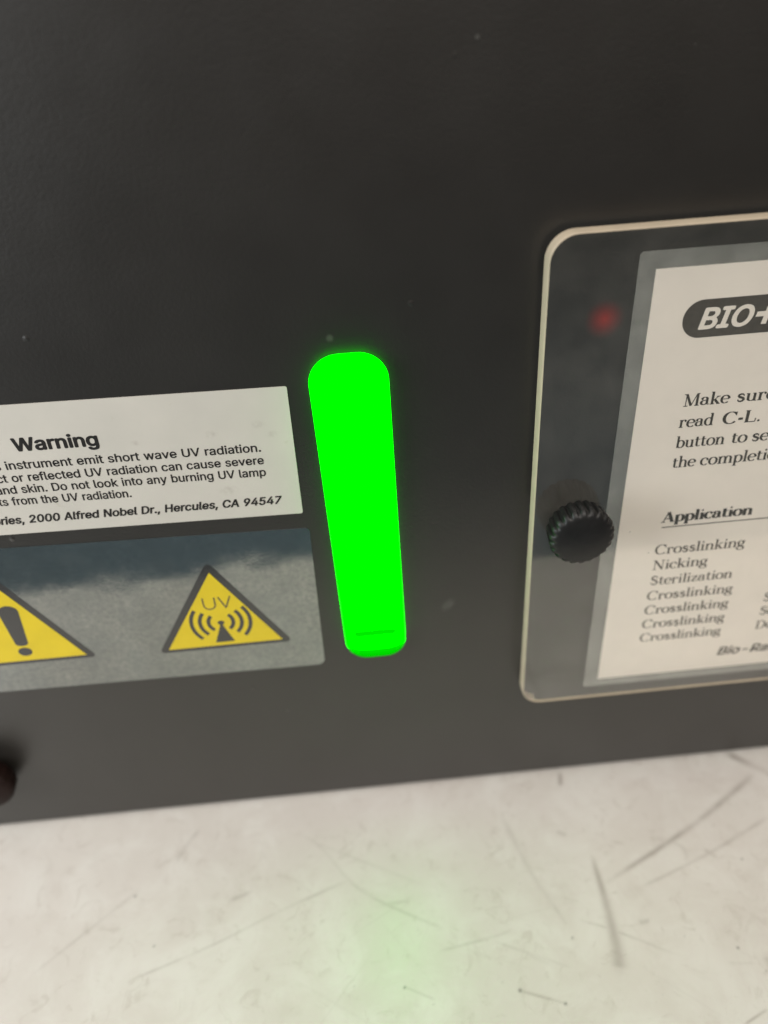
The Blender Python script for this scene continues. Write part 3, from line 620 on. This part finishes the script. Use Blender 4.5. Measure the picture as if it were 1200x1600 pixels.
# scuffs: path in mm, half width at start and end, strength
SCUFFS = [
 ([(-69.3, -8.5), (-72.8, -13.9), (-75.1, -19.2)], 0.5, 0.5, 0.30), ([(-85.8, -27.6), (-111.7, -49.5)], 0.4, 0.3, 0.22),
 ([(-85.1, -54.8), (-60.8, -46.8), (-42.5, -39.3), (-21.1, -31.6)], 0.25, 0.35, 0.30), ([(-36.2, -13.4), (-28.9, -18.9), (-16.3, -35.2), (6.4, -48.9)], 0.25, 0.3, 0.26),
 ([(-33.1, -16.1), (2.4, -35.2)], 0.3, 0.3, 0.18), ([(5.5, -55.2), (21.6, -52.8), (26.6, -51.5)], 0.3, 0.25, 0.32), ([(21.3, -54.5), (40.9, -63.6)], 0.25, 0.25, 0.24),
 ([(31.2, -15.3), (36.1, -34.8), (42.5, -51.3)], 0.6, 0.4, 0.26), ([(56.0, -31.8), (55.8, -45.1), (55.3, -52.7), (54.5, -60.7), (53.6, -65.2)], 0.45, 1.35, 0.50),
 ([(46.4, -50.8), (54.7, -54.4), (70.8, -63.3)], 0.22, 0.25, 0.46), ([(58.3, -40.4), (82.3, -29.3), (100.0, -20.0), (119.1, -8.4)], 0.5, 0.7, 0.42),
 ([(67.0, -43.4), (92.2, -34.8), (115.2, -25.1)], 0.3, 0.4, 0.42), ([(113.5, 0.5), (123.3, -8.9), (128.0, -12.0)], 1.0, 0.7, 0.60),
 ([(76.8, -27.5), (84.4, -31.7), (84.2, -37.1)], 0.5, 0.4, 0.20), ([(24.8, -67.7), (36.8, -72.3)], 0.25, 0.2, 0.45), ([(-56.4, -33.7), (-50.7, -31.9)], 0.5, 0.4, 0.34),
 ([(-10.8, -40.2), (-2.0, -39.8)], 0.35, 0.3, 0.22), ([(83.7, -66.7), (90.5, -67.5)], 0.25, 0.2, 0.30), ([(35.1, -62.1), (29.5, -58.9)], 0.3, 0.2, 0.22),
 ([(63.4, -53.5), (66.4, -53.1)], 0.5, 0.4, 0.45), ([(-5.9, -63.7), (2.0, -67.8)], 0.2, 0.2, 0.30), ([(81.1, -81.7), (88.4, -78.9)], 0.2, 0.2, 0.55),
 ([(54.3, -0.5), (53.1, -5.6)], 0.5, 0.5, 0.5), ([(47.4, -22.3), (50.0, -24.0)], 0.6, 0.5, 0.26), ([(-112.0, -38.0), (-111.5, -48.0)], 0.3, 0.3, -0.4),
 ([(91.0, -33.5), (93.6, -36.5)], 0.45, 0.35, 0.40), ([(94.5, -66.0), (94.0, -72.0)], 0.9, 0.7, 0.30),
]
SPECKS = [(-5.9, -63.9, .35), (25.3, -67.8, .45), (36.6, -72.3, .38), (87.9, -63.1, .35), (20.9, -65.3, .25), (100.9, -37.9, .3), (-77.8, -45.2, .3), (92.6, -69.8, .25), (-86.4, -29.2, .35), (43.2, -55.6, .28)]
def build_table():
    def axis(a, b, fa, fb, coarse, fine):
        return np.concatenate([np.arange(a, fa, coarse), np.arange(fa, fb, fine), np.arange(fb, b, coarse), [b]])
    xs = axis(-420, 480, -136, 136, 12.0, 0.45)
    ys = axis(-131, 460, -92, 3, 6.0, 0.42)
    X, Y = np.meshgrid(xs, ys)
    scuff = np.zeros(X.shape); speck = np.zeros(X.shape)
    rs = np.random.RandomState(3)
    extra = []
    for _ in range(70):                                   # faint hairline wear everywhere on the top
        a, b = rs.uniform(-130, 130), rs.uniform(-120, -4)
        th, l = rs.normal(0.45, 0.55) * rs.choice([-1, 1]), rs.uniform(4, 28)
        extra.append(([(a, b), (a + l * math.cos(th), b + l * math.sin(th))], .16, .16, rs.uniform(0.03, 0.10)))
    nz = np.array([noise.fractal(Vector((x * .11, y * .11, 3.1)), 1.0, 2.0, 3) for x, y in zip(X.ravel(), Y.ravel())]).reshape(X.shape)
    for pts, w0, w1, s in SCUFFS + extra:
        P = smooth_path(pts)
        bx0, bx1 = min(p[0] for p in P) - 4, max(p[0] for p in P) + 4
        by0, by1 = min(p[1] for p in P) - 4, max(p[1] for p in P) + 4
        ix = np.where((xs >= bx0) & (xs <= bx1))[0]; iy = np.where((ys >= by0) & (ys <= by1))[0]
        if not len(ix) or not len(iy):
            continue
        sl = (slice(iy[0], iy[-1] + 1), slice(ix[0], ix[-1] + 1))
        d, t_ = seg_dist(X[sl], Y[sl], P)
        w = w0 + (w1 - w0) * t_
        w = w * (1.5 if w1 > .4 else 1.7)
        s_ = s * (1.3 if w1 > .4 else 1.0)
        fall = np.exp(-(d / (w * 0.95)) ** 2) * np.clip(0.9 + (0.8 if w1 < .8 else 0.35) * nz[sl], 0.3, 1.35)
        ends = np.clip(t_ / 0.12, 0, 1) * np.clip((1 - t_) / (0.12 if w1 <= w0 + .3 else .03), 0, 1) * 0.75 + 0.25
        scuff[sl] = np.clip(np.maximum(scuff[sl], fall * ends * s_) if s > 0 else scuff[sl] + fall * s * .3, 0, 0.8)
    for x, y, r in SPECKS + [(rs.uniform(-130, 130), rs.uniform(-110, -5), rs.uniform(.12, .25)) for _ in range(26)]:
        d = np.hypot(X - x, Y - y)
        speck = np.maximum(speck, np.exp(-(d / r) ** 2) * (0.85 if r > .25 else 0.35))
    nx, ny = len(xs), len(ys)
    co = np.stack([X, Y, np.full_like(X, -0.8)], -1).reshape(-1, 3) * MM
    idx = np.arange(nx * ny).reshape(ny, nx)
    quads = np.stack([idx[:-1, :-1], idx[:-1, 1:], idx[1:, 1:], idx[1:, :-1]], -1).reshape(-1, 4)
    # slab sides and underside
    ring = np.concatenate([idx[0, :], idx[1:, -1], idx[-1, -2::-1], idx[-2:0:-1, 0]])
    base = nx * ny
    low = co[ring].copy(); low[:, 2] = -28 * MM
    n = len(ring)
    side = np.stack([ring, base + np.arange(n), base + (np.arange(n) + 1) % n, np.roll(ring, -1)], -1)
    co = np.concatenate([co, low])
    faces = quads.tolist() + side.tolist() + [list(range(base + n - 1, base - 1, -1))]
    me = bpy.data.meshes.new('table_top')
    me.from_pydata(co.tolist(), [], faces)
    for nm, arr in (('scuff', scuff), ('speck', speck)):
        at = me.attributes.new(nm, 'FLOAT', 'POINT')
        at.data.foreach_set('value', np.concatenate([arr.ravel(), np.zeros(n)]).astype(np.float32))
    me.materials.append(M_TABLE)
    o = bpy.data.objects.new('table_top', me)
    COL.objects.link(o)
    o['label'] = 'scuffed off-white table top with dark scratches under the black cabinet'
    o['category'] = 'table'
    return o
build_table()

# ------------------------------------------------------------------ the instrument
cab = thing('instrument_cabinet', 'matte black metal instrument cabinet with a glowing green window and warning labels on its front', 'laboratory instrument')
bm = bmesh.new()
bmesh.ops.create_cube(bm, size=1.0, matrix=Matrix.Translation(V(20, 182.2, 199.2)) @ Matrix.Diagonal((0.640, 0.340, 0.400, 1)))
bmesh.ops.bevel(bm, geom=bm.edges[:], offset=0.003, segments=3, affect='EDGES')
mesh_object('body_shell', bm, M_BODY, cab, smooth=35)
bm = bmesh.new()
P = rounded([(-304, 0.5), (344, 0.5), (344, 402), (-304, 402)], 2.0, 4)
loops_mesh(bm, [(P, 12.0), (P, 1.4), (inset(P, 0.12), 0.75), (inset(P, 0.45), 0.25), (inset(P, 1.0), 0.0)], [0, 0, 0, 0], 0, 0)
mesh_object('front_panel', bm, M_PANEL, cab, smooth=50)

# white warning label
bm = bmesh.new()
prism(bm, rounded([(-138, 154.2), (-138, 118.6), (-20.9, 116.1), (-20.5, 151.7)], 0.5, 3), 0.0, -0.16)
lab = mesh_object('warning_label', bm, M_LABEL, cab)
lab['label'] = 'white warning label with black printing, left of the green window'
yT = -0.20
h = sans_line('heading', 'Warning', (-86.4, 141.1), (-66.3, 140.75), 3.35, M_INK, lab, yT, bold=34)
join_lines('heading', [h], M_INK, lab)
SXB = 1.13
body = [
 sans_line('t', 'this instrument emit short wave UV radiation.', (-89.97, 136.33), (-28.68, 135.21), 2.22, 0, 0, yT, 'instrument emit short wave UV radiation.', bold=17, sx=SXB),
 sans_line('t', 'Direct or reflected UV radiation can cause severe', (-89.63, 132.84), (-28.53, 131.66), 2.22, 0, 0, yT, 'or reflected UV radiation can cause severe', bold=17, sx=SXB),
 sans_line('t', 'and skin. Do not look into any burning UV lamp', (-88.35, 129.55), (-28.51, 128.24), 2.22, 0, 0, yT, 'skin. Do not look into any burning UV lamp', bold=17, sx=SXB),
 sans_line('t', 'effects from the UV radiation.', (-91.6, 126.31), (-62.35, 125.62), 2.22, 0, 0, yT, 'from the UV radiation.', bold=17, sx=SXB),
]
join_lines('body_text', body, M_INK, lab)
ad = sans_line('t', 'Laboratories, 2000 Alfred Nobel Dr., Hercules, CA 94547', (-89.44, 120.76), (-25.92, 119.72), 2.2, 0, 0, yT, '2000 Alfred Nobel Dr., Hercules, CA 94547', bold=30, shear=0.20, sx=SXB)
join_lines('address_line', [ad], M_INK, lab)

# glossy hazard label with two triangles
bm = bmesh.new()
prism(bm, rounded([(-150, 115.2), (-150, 63.5), (-20.7, 61.6), (-19.8, 111.3)], [1, 1, 2.2, 1.2], 5), 0.0, -0.14)
hz = mesh_object('hazard_label', bm, M_FOIL, cab)
hz['label'] = 'grey glossy film label carrying two yellow warning triangles'
def ring_arc(bm, cx, cz, r, w, a0, a1, y, n=16):
    rows = []
    for i in range(n + 1):
        a = math.radians(a0 + (a1 - a0) * i / n)
        rows.append([bm.verts.new(V(cx + q * math.cos(a), y, cz + q * math.sin(a))) for q in (r - w / 2, r + w / 2)])
    for i in range(n):
        bm.faces.new((rows[i][0], rows[i][1], rows[i + 1][1], rows[i + 1][0])).material_index = 0
def flat_poly(bm, poly, y, mat=0):
    f = bm.faces.new([bm.verts.new(V(x, y, z)) for x, z in poly])
    f.material_index = mat
def triangle_sign(cx, base, name):
    w, hgt = 37.0, 29.8
    outer = rounded([(cx - w / 2 - .8, base - .25), (cx + w / 2 + .8, base - .25), (cx, base + hgt + 1.4)], [1.0, 1.0, 1.3], 5)
    inner = [(cx - 16.35, base + 0.85), (cx + 16.35, base + 0.85), (cx, base + 27.3)]
    bm = bmesh.new()
    prism(bm, outer, -0.13, -0.17, 0)
    flat_poly(bm, inner, -0.20, 1)
    return bm
bm = triangle_sign(-48.2, 72.35, 'uv')
cx, cz, yS = -48.1, 81.9, -0.22
for r, w, sp in ((3.45, 1.1, 52), (5.85, 1.1, 46), (8.25, 1.1, 43)):
    ring_arc(bm, cx, cz, r, w, -sp, sp - 6, yS)
    ring_arc(bm, cx, cz, r, w, 180 - sp + 6, 180 + sp, yS)
flat_poly(bm, [(cx - 2.75, 74.35), (cx + 2.75, 74.35), (cx + 0.45, 80.6), (cx - 0.45, 80.6)], yS)
flat_poly(bm, arc(cx, 81.7, 1.0, 0.75, 0, 342, 14), yS - 0.004)
flat_poly(bm, [(cx - 0.45, 80.3), (cx + 0.45, 80.3), (cx + 0.5, 81.6), (cx - 0.5, 81.6)], yS - 0.008)
def thin_path(bm, pts, w, y):
    L_, R_ = [], []
    for i, p in enumerate(pts):
        a, b = pts[max(0, i - 1)], pts[min(len(pts) - 1, i + 1)]
        d = math.dist(a, b); dx, dz = (b[0] - a[0]) / d, (b[1] - a[1]) / d
        L_.append(bm.verts.new(V(p[0] - dz * w / 2, y, p[1] + dx * w / 2))); R_.append(bm.verts.new(V(p[0] + dz * w / 2, y, p[1] - dx * w / 2)))
    for i in range(len(pts) - 1):
        bm.faces.new((L_[i], L_[i + 1], R_[i + 1], R_[i]))
thin_path(bm, [(-51.7, 91.0), (-51.7, 88.6)] + arc(-50.1, 88.5, 1.6, 1.6, 180, 360, 10) + [(-48.5, 91.0)], 0.42, yS)
thin_path(bm, [(-47.4, 91.0), (-45.7, 86.95)], 0.42, yS)
thin_path(bm, [(-45.75, 86.95), (-44.1, 91.0)], 0.42, yS - 0.004)
face_front(bm)
uvt = mesh_object('radiation_triangle', bm, [M_SIGNBLACK, M_YELLOW], hz, smooth='raw')
uvt['label'] = 'yellow triangle with the letters UV over a radiating aerial'
bm = triangle_sign(-104.0, 73.6, 'ex')
ex = []
for i in range(9):
    a = math.radians(180 - 22.5 * i)
    ex.append((-104.0 + 2.75 * math.cos(a), 92.6 + 2.2 * math.sin(a)))
ex += [(-102.2, 81.0)] + [(-104.0 + 1.75 * math.cos(math.radians(a)), 80.9 + 0.9 * math.sin(math.radians(a))) for a in (-20, -60, -90, -120, -160)] + [(-105.8, 81.0)]
flat_poly(bm, ex, yS)
flat_poly(bm, arc(-104.0, 77.8, 1.95, 1.6, 0, 345, 22), yS)
face_front(bm)
ext = mesh_object('exclamation_triangle', bm, [M_SIGNBLACK, M_YELLOW], hz, smooth='raw')
ext['label'] = 'yellow triangle with a black exclamation mark'

# green window: a raised rim round a lit floor
out0 = rounded([(-13.6, 65.6), (3.5, 65.6), (3.15, 158.3), (-15.35, 158.3)], [6.4, 5.8, 7.0, 7.0], 12)
n0 = len(out0)
YF = -4.0
def raised(d, dz):
    return [(x, z + dz * min(1.0, max(0.0, (73.0 - z) / 6.0))) for x, z in inset(out0, d)]
bm = bmesh.new()
lo = [(inset(out0, -0.2), -0.0), (out0, -2.8), (inset(out0, 0.3), -3.5), (raised(0.9, 0.2), -3.9), (raised(1.15, 1.4), -4.0), (raised(1.4, 2.6), YF), (raised(1.7, 3.0), -3.6), (raised(1.9, 3.2), -0.9), (raised(2.2, 3.6), -0.5)]
def rim_mat(i, j):  # dimmer grades put the shading of the curved lower rim into its emission
    z = (out0[j][1] + out0[(j + 1) % n0][1]) / 2
    if i > 4 or z > 70.6:
        return 0
    step = 0 if z < 66.6 else (1 if z < 68.2 else 2)
    if i == 4:
        return (2, 3, 5)[step]
    if i == 3:
        return (1, 2, 3)[step]
    return 4 if step < 2 else 2
loops_mesh(bm, lo, rim_mat)
rim = mesh_object('green_window', bm, [M_GLOWRIM] + [glow('green_lip_shade', q) for q in (0.68, 0.78, 0.90, 0.45, 1.05)], cab, smooth=40)
rim['label'] = 'glowing bright green window with rounded ends in a raised rim'
bm = bmesh.new()
flat_poly(bm, raised(2.2, 3.6), -0.5, 0)
face_front(bm)
dif = mesh_object('light_diffuser', bm, [M_GLOW], rim, smooth='raw')
bm = bmesh.new()
crease_strip = rounded([(-11.0, 71.5), (0.9, 71.5), (0.9, 73.6), (-11.0, 73.6)], 0.9, 4)  # flat strip, dimmed to stand for the shaded crease
flat_poly(bm, inset(crease_strip, -0.35), -0.52, 0)
flat_poly(bm, crease_strip, -0.55, 1)
face_front(bm)
mesh_object('lower_crease_shade', bm, [glow('green_crease_shade_edge', 0.92), M_GLOWCREASE], rim, smooth='raw')

# soft red disc added under the cover in place of a reflection
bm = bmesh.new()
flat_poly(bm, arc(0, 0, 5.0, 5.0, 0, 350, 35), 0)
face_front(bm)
red_disc = mesh_object('red_reflection_disc', bm, M_REDREFLECT, cab, smooth='raw')
red_disc.location = V(53.3, -0.12, 161.4)
red_disc['label'] = 'dim red reflection painted as a soft disc behind the clear cover'

# clear acrylic cover plate
Yb, Yf = -2.4, -6.0
plate = rounded([(37.9, 41.9), (166, 41.9), (166, 182.8), (37.9, 182.8)], 6.2, 10)
npl = len(plate)
front_edge = [(x, z + (1.2 * min(1.0, max(0.0, (45.5 - z) / 3.0)))) for x, z in inset(plate, 0.32)]
bm = bmesh.new()
def plate_mat(i, j):
    (xa, za), (xb, zb) = plate[j], plate[(j + 1) % npl]
    bottom = (za + zb) / 2 < 42.2
    if i == 0:
        return 2 if bottom else 1
    return 1
loops_mesh(bm, [(plate, Yb), (plate, -5.35), (inset(plate, 0.12), -5.75), (front_edge, Yf)], plate_mat, 0, 2)
cover = mesh_object('acrylic_cover', bm, [M_CLEAR, M_FROST, M_POLISHED], cab, smooth=40)
cover['label'] = 'clear acrylic cover plate with rounded corners and cream sawn edges'

# knurled thumb knobs
def knob_mesh(flute):
    bm = bmesh.new()
    N, fl = 176, 22
    prof = [(5.2, 0.0, 0), (5.2, 1.0, 0), (7.2, 1.4, 0.5), (7.9, 2.0, 1), (8.35, 5.6, 1), (8.1, 6.3, 0.9), (7.5, 6.8, 0.4), (6.9, 7.1, 0.0), (6.2, 7.25, 0), (4.8, 7.6, 0), (2.6, 7.9, 0), (0.6, 8.0, 0)]
    rings = []
    for r, hh, k_ in prof:
        ring = []
        for i in range(N):
            a = 2 * math.pi * i / N
            c = math.cos(fl * a)
            cut = flute * k_ * max(0.0, min(1.0, (-c + 0.15) / 0.75)) ** 1.2
            q = r - cut
            ring.append(bm.verts.new(V(q * math.cos(a), -hh * 1.2, q * math.sin(a))))
        rings.append(ring)
    for a, b in zip(rings, rings[1:]):
        for i in range(N):
            j = (i + 1) % N
            bm.faces.new((a[i], a[j], b[j], b[i]))
    bm.faces.new(rings[-1]); bm.faces.new(rings[0][::-1])
    return bm
kn = mesh_object('thumb_knob', knob_mesh(0.62), M_KNOB, cab, smooth=40)
kn.location = V(48.7, Yf - 0.02, 110.0)
kn.rotation_euler[1] = 0.1
kn['label'] = 'black ribbed thumb knob on the clear cover'
k2 = mesh_object('panel_knob', knob_mesh(0.15), M_KNOBDARK, cab, smooth=40)
k2.location = V(-129.6, -0.02, 28.9)
k2['label'] = 'smooth dark knob low on the panel at the left'

# ------------------------------------------------------------------ the instruction card behind the cover
card = thing('instruction_card', 'laminated cream instruction card with black printing held behind the clear cover', 'instruction card', V(110, -1.7, 108))
inv = Matrix.Translation(-Vector(card.location))
def onto(o):
    o.matrix_parent_inverse = inv
    return o
bm = bmesh.new()
prism(bm, rounded([(58.3, 42.2), (160, 42.2), (160, 176.2), (59.2, 176.4)], 0.8, 3), -1.30, -1.52)
onto(mesh_object('laminate_pouch', bm, M_LAMINATE, card))
bm = bmesh.new()
prism(bm, [(62.6, 45.3), (153.5, 45.3), (153.5, 172.3), (63.1, 172.4)], -1.525, -1.60)
pp = onto(mesh_object('paper_sheet', bm, M_PAPER, card))
yC = -1.64
bm = bmesh.new()
pill = rounded([(70.9, 155.6), (128, 155.6), (128, 164.65), (70.9, 164.65)], 4.5, 12)
flat_poly(bm, pill, yC)
face_front(bm)
lg = onto(mesh_object('logo_badge', bm, M_CARDINK, card, smooth='raw'))
b1 = sans_line('t', 'BIO', (74.5, 157.75), (87.0, 157.7), 4.75, 0, 0, yC - 0.03, bold=30, shear=0.22)
b2 = sans_line('t', 'RAD', (91.0, 157.7), (106.5, 157.7), 4.75, 0, 0, yC - 0.03, bold=30, shear=0.22)
lt = join_lines('logo_lettering', [b1, b2], M_PAPERCUT, lg)
bm = bmesh.new()
flat_poly(bm, [(87.9, 159.55), (92.0, 159.55), (92.2, 160.75), (88.2, 160.75)], yC - 0.034)
flat_poly(bm, [(89.5, 157.7), (90.75, 157.7), (91.5, 161.9), (90.3, 161.9)], yC - 0.037)
face_front(bm)
mesh_object('logo_cross', bm, M_PAPERCUT, lg, smooth='raw')
bm = bmesh.new()
H = 3.3
serif_line(bm, 'Make', (74.4, 138.0), 11.6, H, yC, 1.32)
serif_line(bm, 'sure', (87.7, 138.0), 9.9, H, yC, 1.32)
serif_line(bm, 'read', (74.3, 132.2), 8.8, H, yC, 1.32)
serif_line(bm, 'C-L.', (85.4, 132.1), 9.9, H, yC, 1.6)
serif_line(bm, 'button', (74.4, 126.4), 12.6, H, yC, 1.32)
serif_line(bm, 'to', (88.6, 126.4), 4.2, H, yC, 1.32)
serif_line(bm, 'set', (93.9, 126.4), 6.3, H, yC, 1.32)
serif_line(bm, 'the', (74.4, 120.6), 6.1, H, yC, 1.32)
serif_line(bm, 'completion', (81.7, 120.6), 22.6, H, yC, 1.32)
face_front(bm)
onto(mesh_object('instruction_text', bm, M_CARDINK, card, smooth='raw'))
bm = bmesh.new()
serif_line(bm, 'Application', (74.2, 103.45), 24.9, H, yC, 1.9)
flat_poly(bm, [(74.6, 101.65), (150, 101.65), (150, 101.95), (74.6, 101.95)], yC - 0.02)
for wd, z, L in (('Crosslinking', 92.6, 25.4), ('Nicking', 87.2, 15.8), ('Sterilization', 81.6, 24.0), ('Crosslinking', 76.0, 25.2), ('Crosslinking', 70.5, 25.0), ('Crosslinking', 65.0, 24.9), ('Crosslinking', 59.55, 24.8)):
    serif_line(bm, wd, (73.9, z), L, H, yC, 1.25)
serif_line(bm, 'S', (109.0, 71.2), 2.5, H, yC, 1.25)
serif_line(bm, 'So', (109.0, 65.9), 4.9, H, yC, 1.25)
serif_line(bm, 'Do', (109.0, 60.3), 5.6, H, yC, 1.25)
face_front(bm)
onto(mesh_object('application_table', bm, M_CARDINK, card, smooth='raw'))
br = sans_line('t', 'Bio-Rad', (99.0, 50.75), (117.9, 50.75), 3.2, 0, 0, yC, bold=24, shear=0.22)
onto(join_lines('maker_name', [br], M_CARDINK, card))
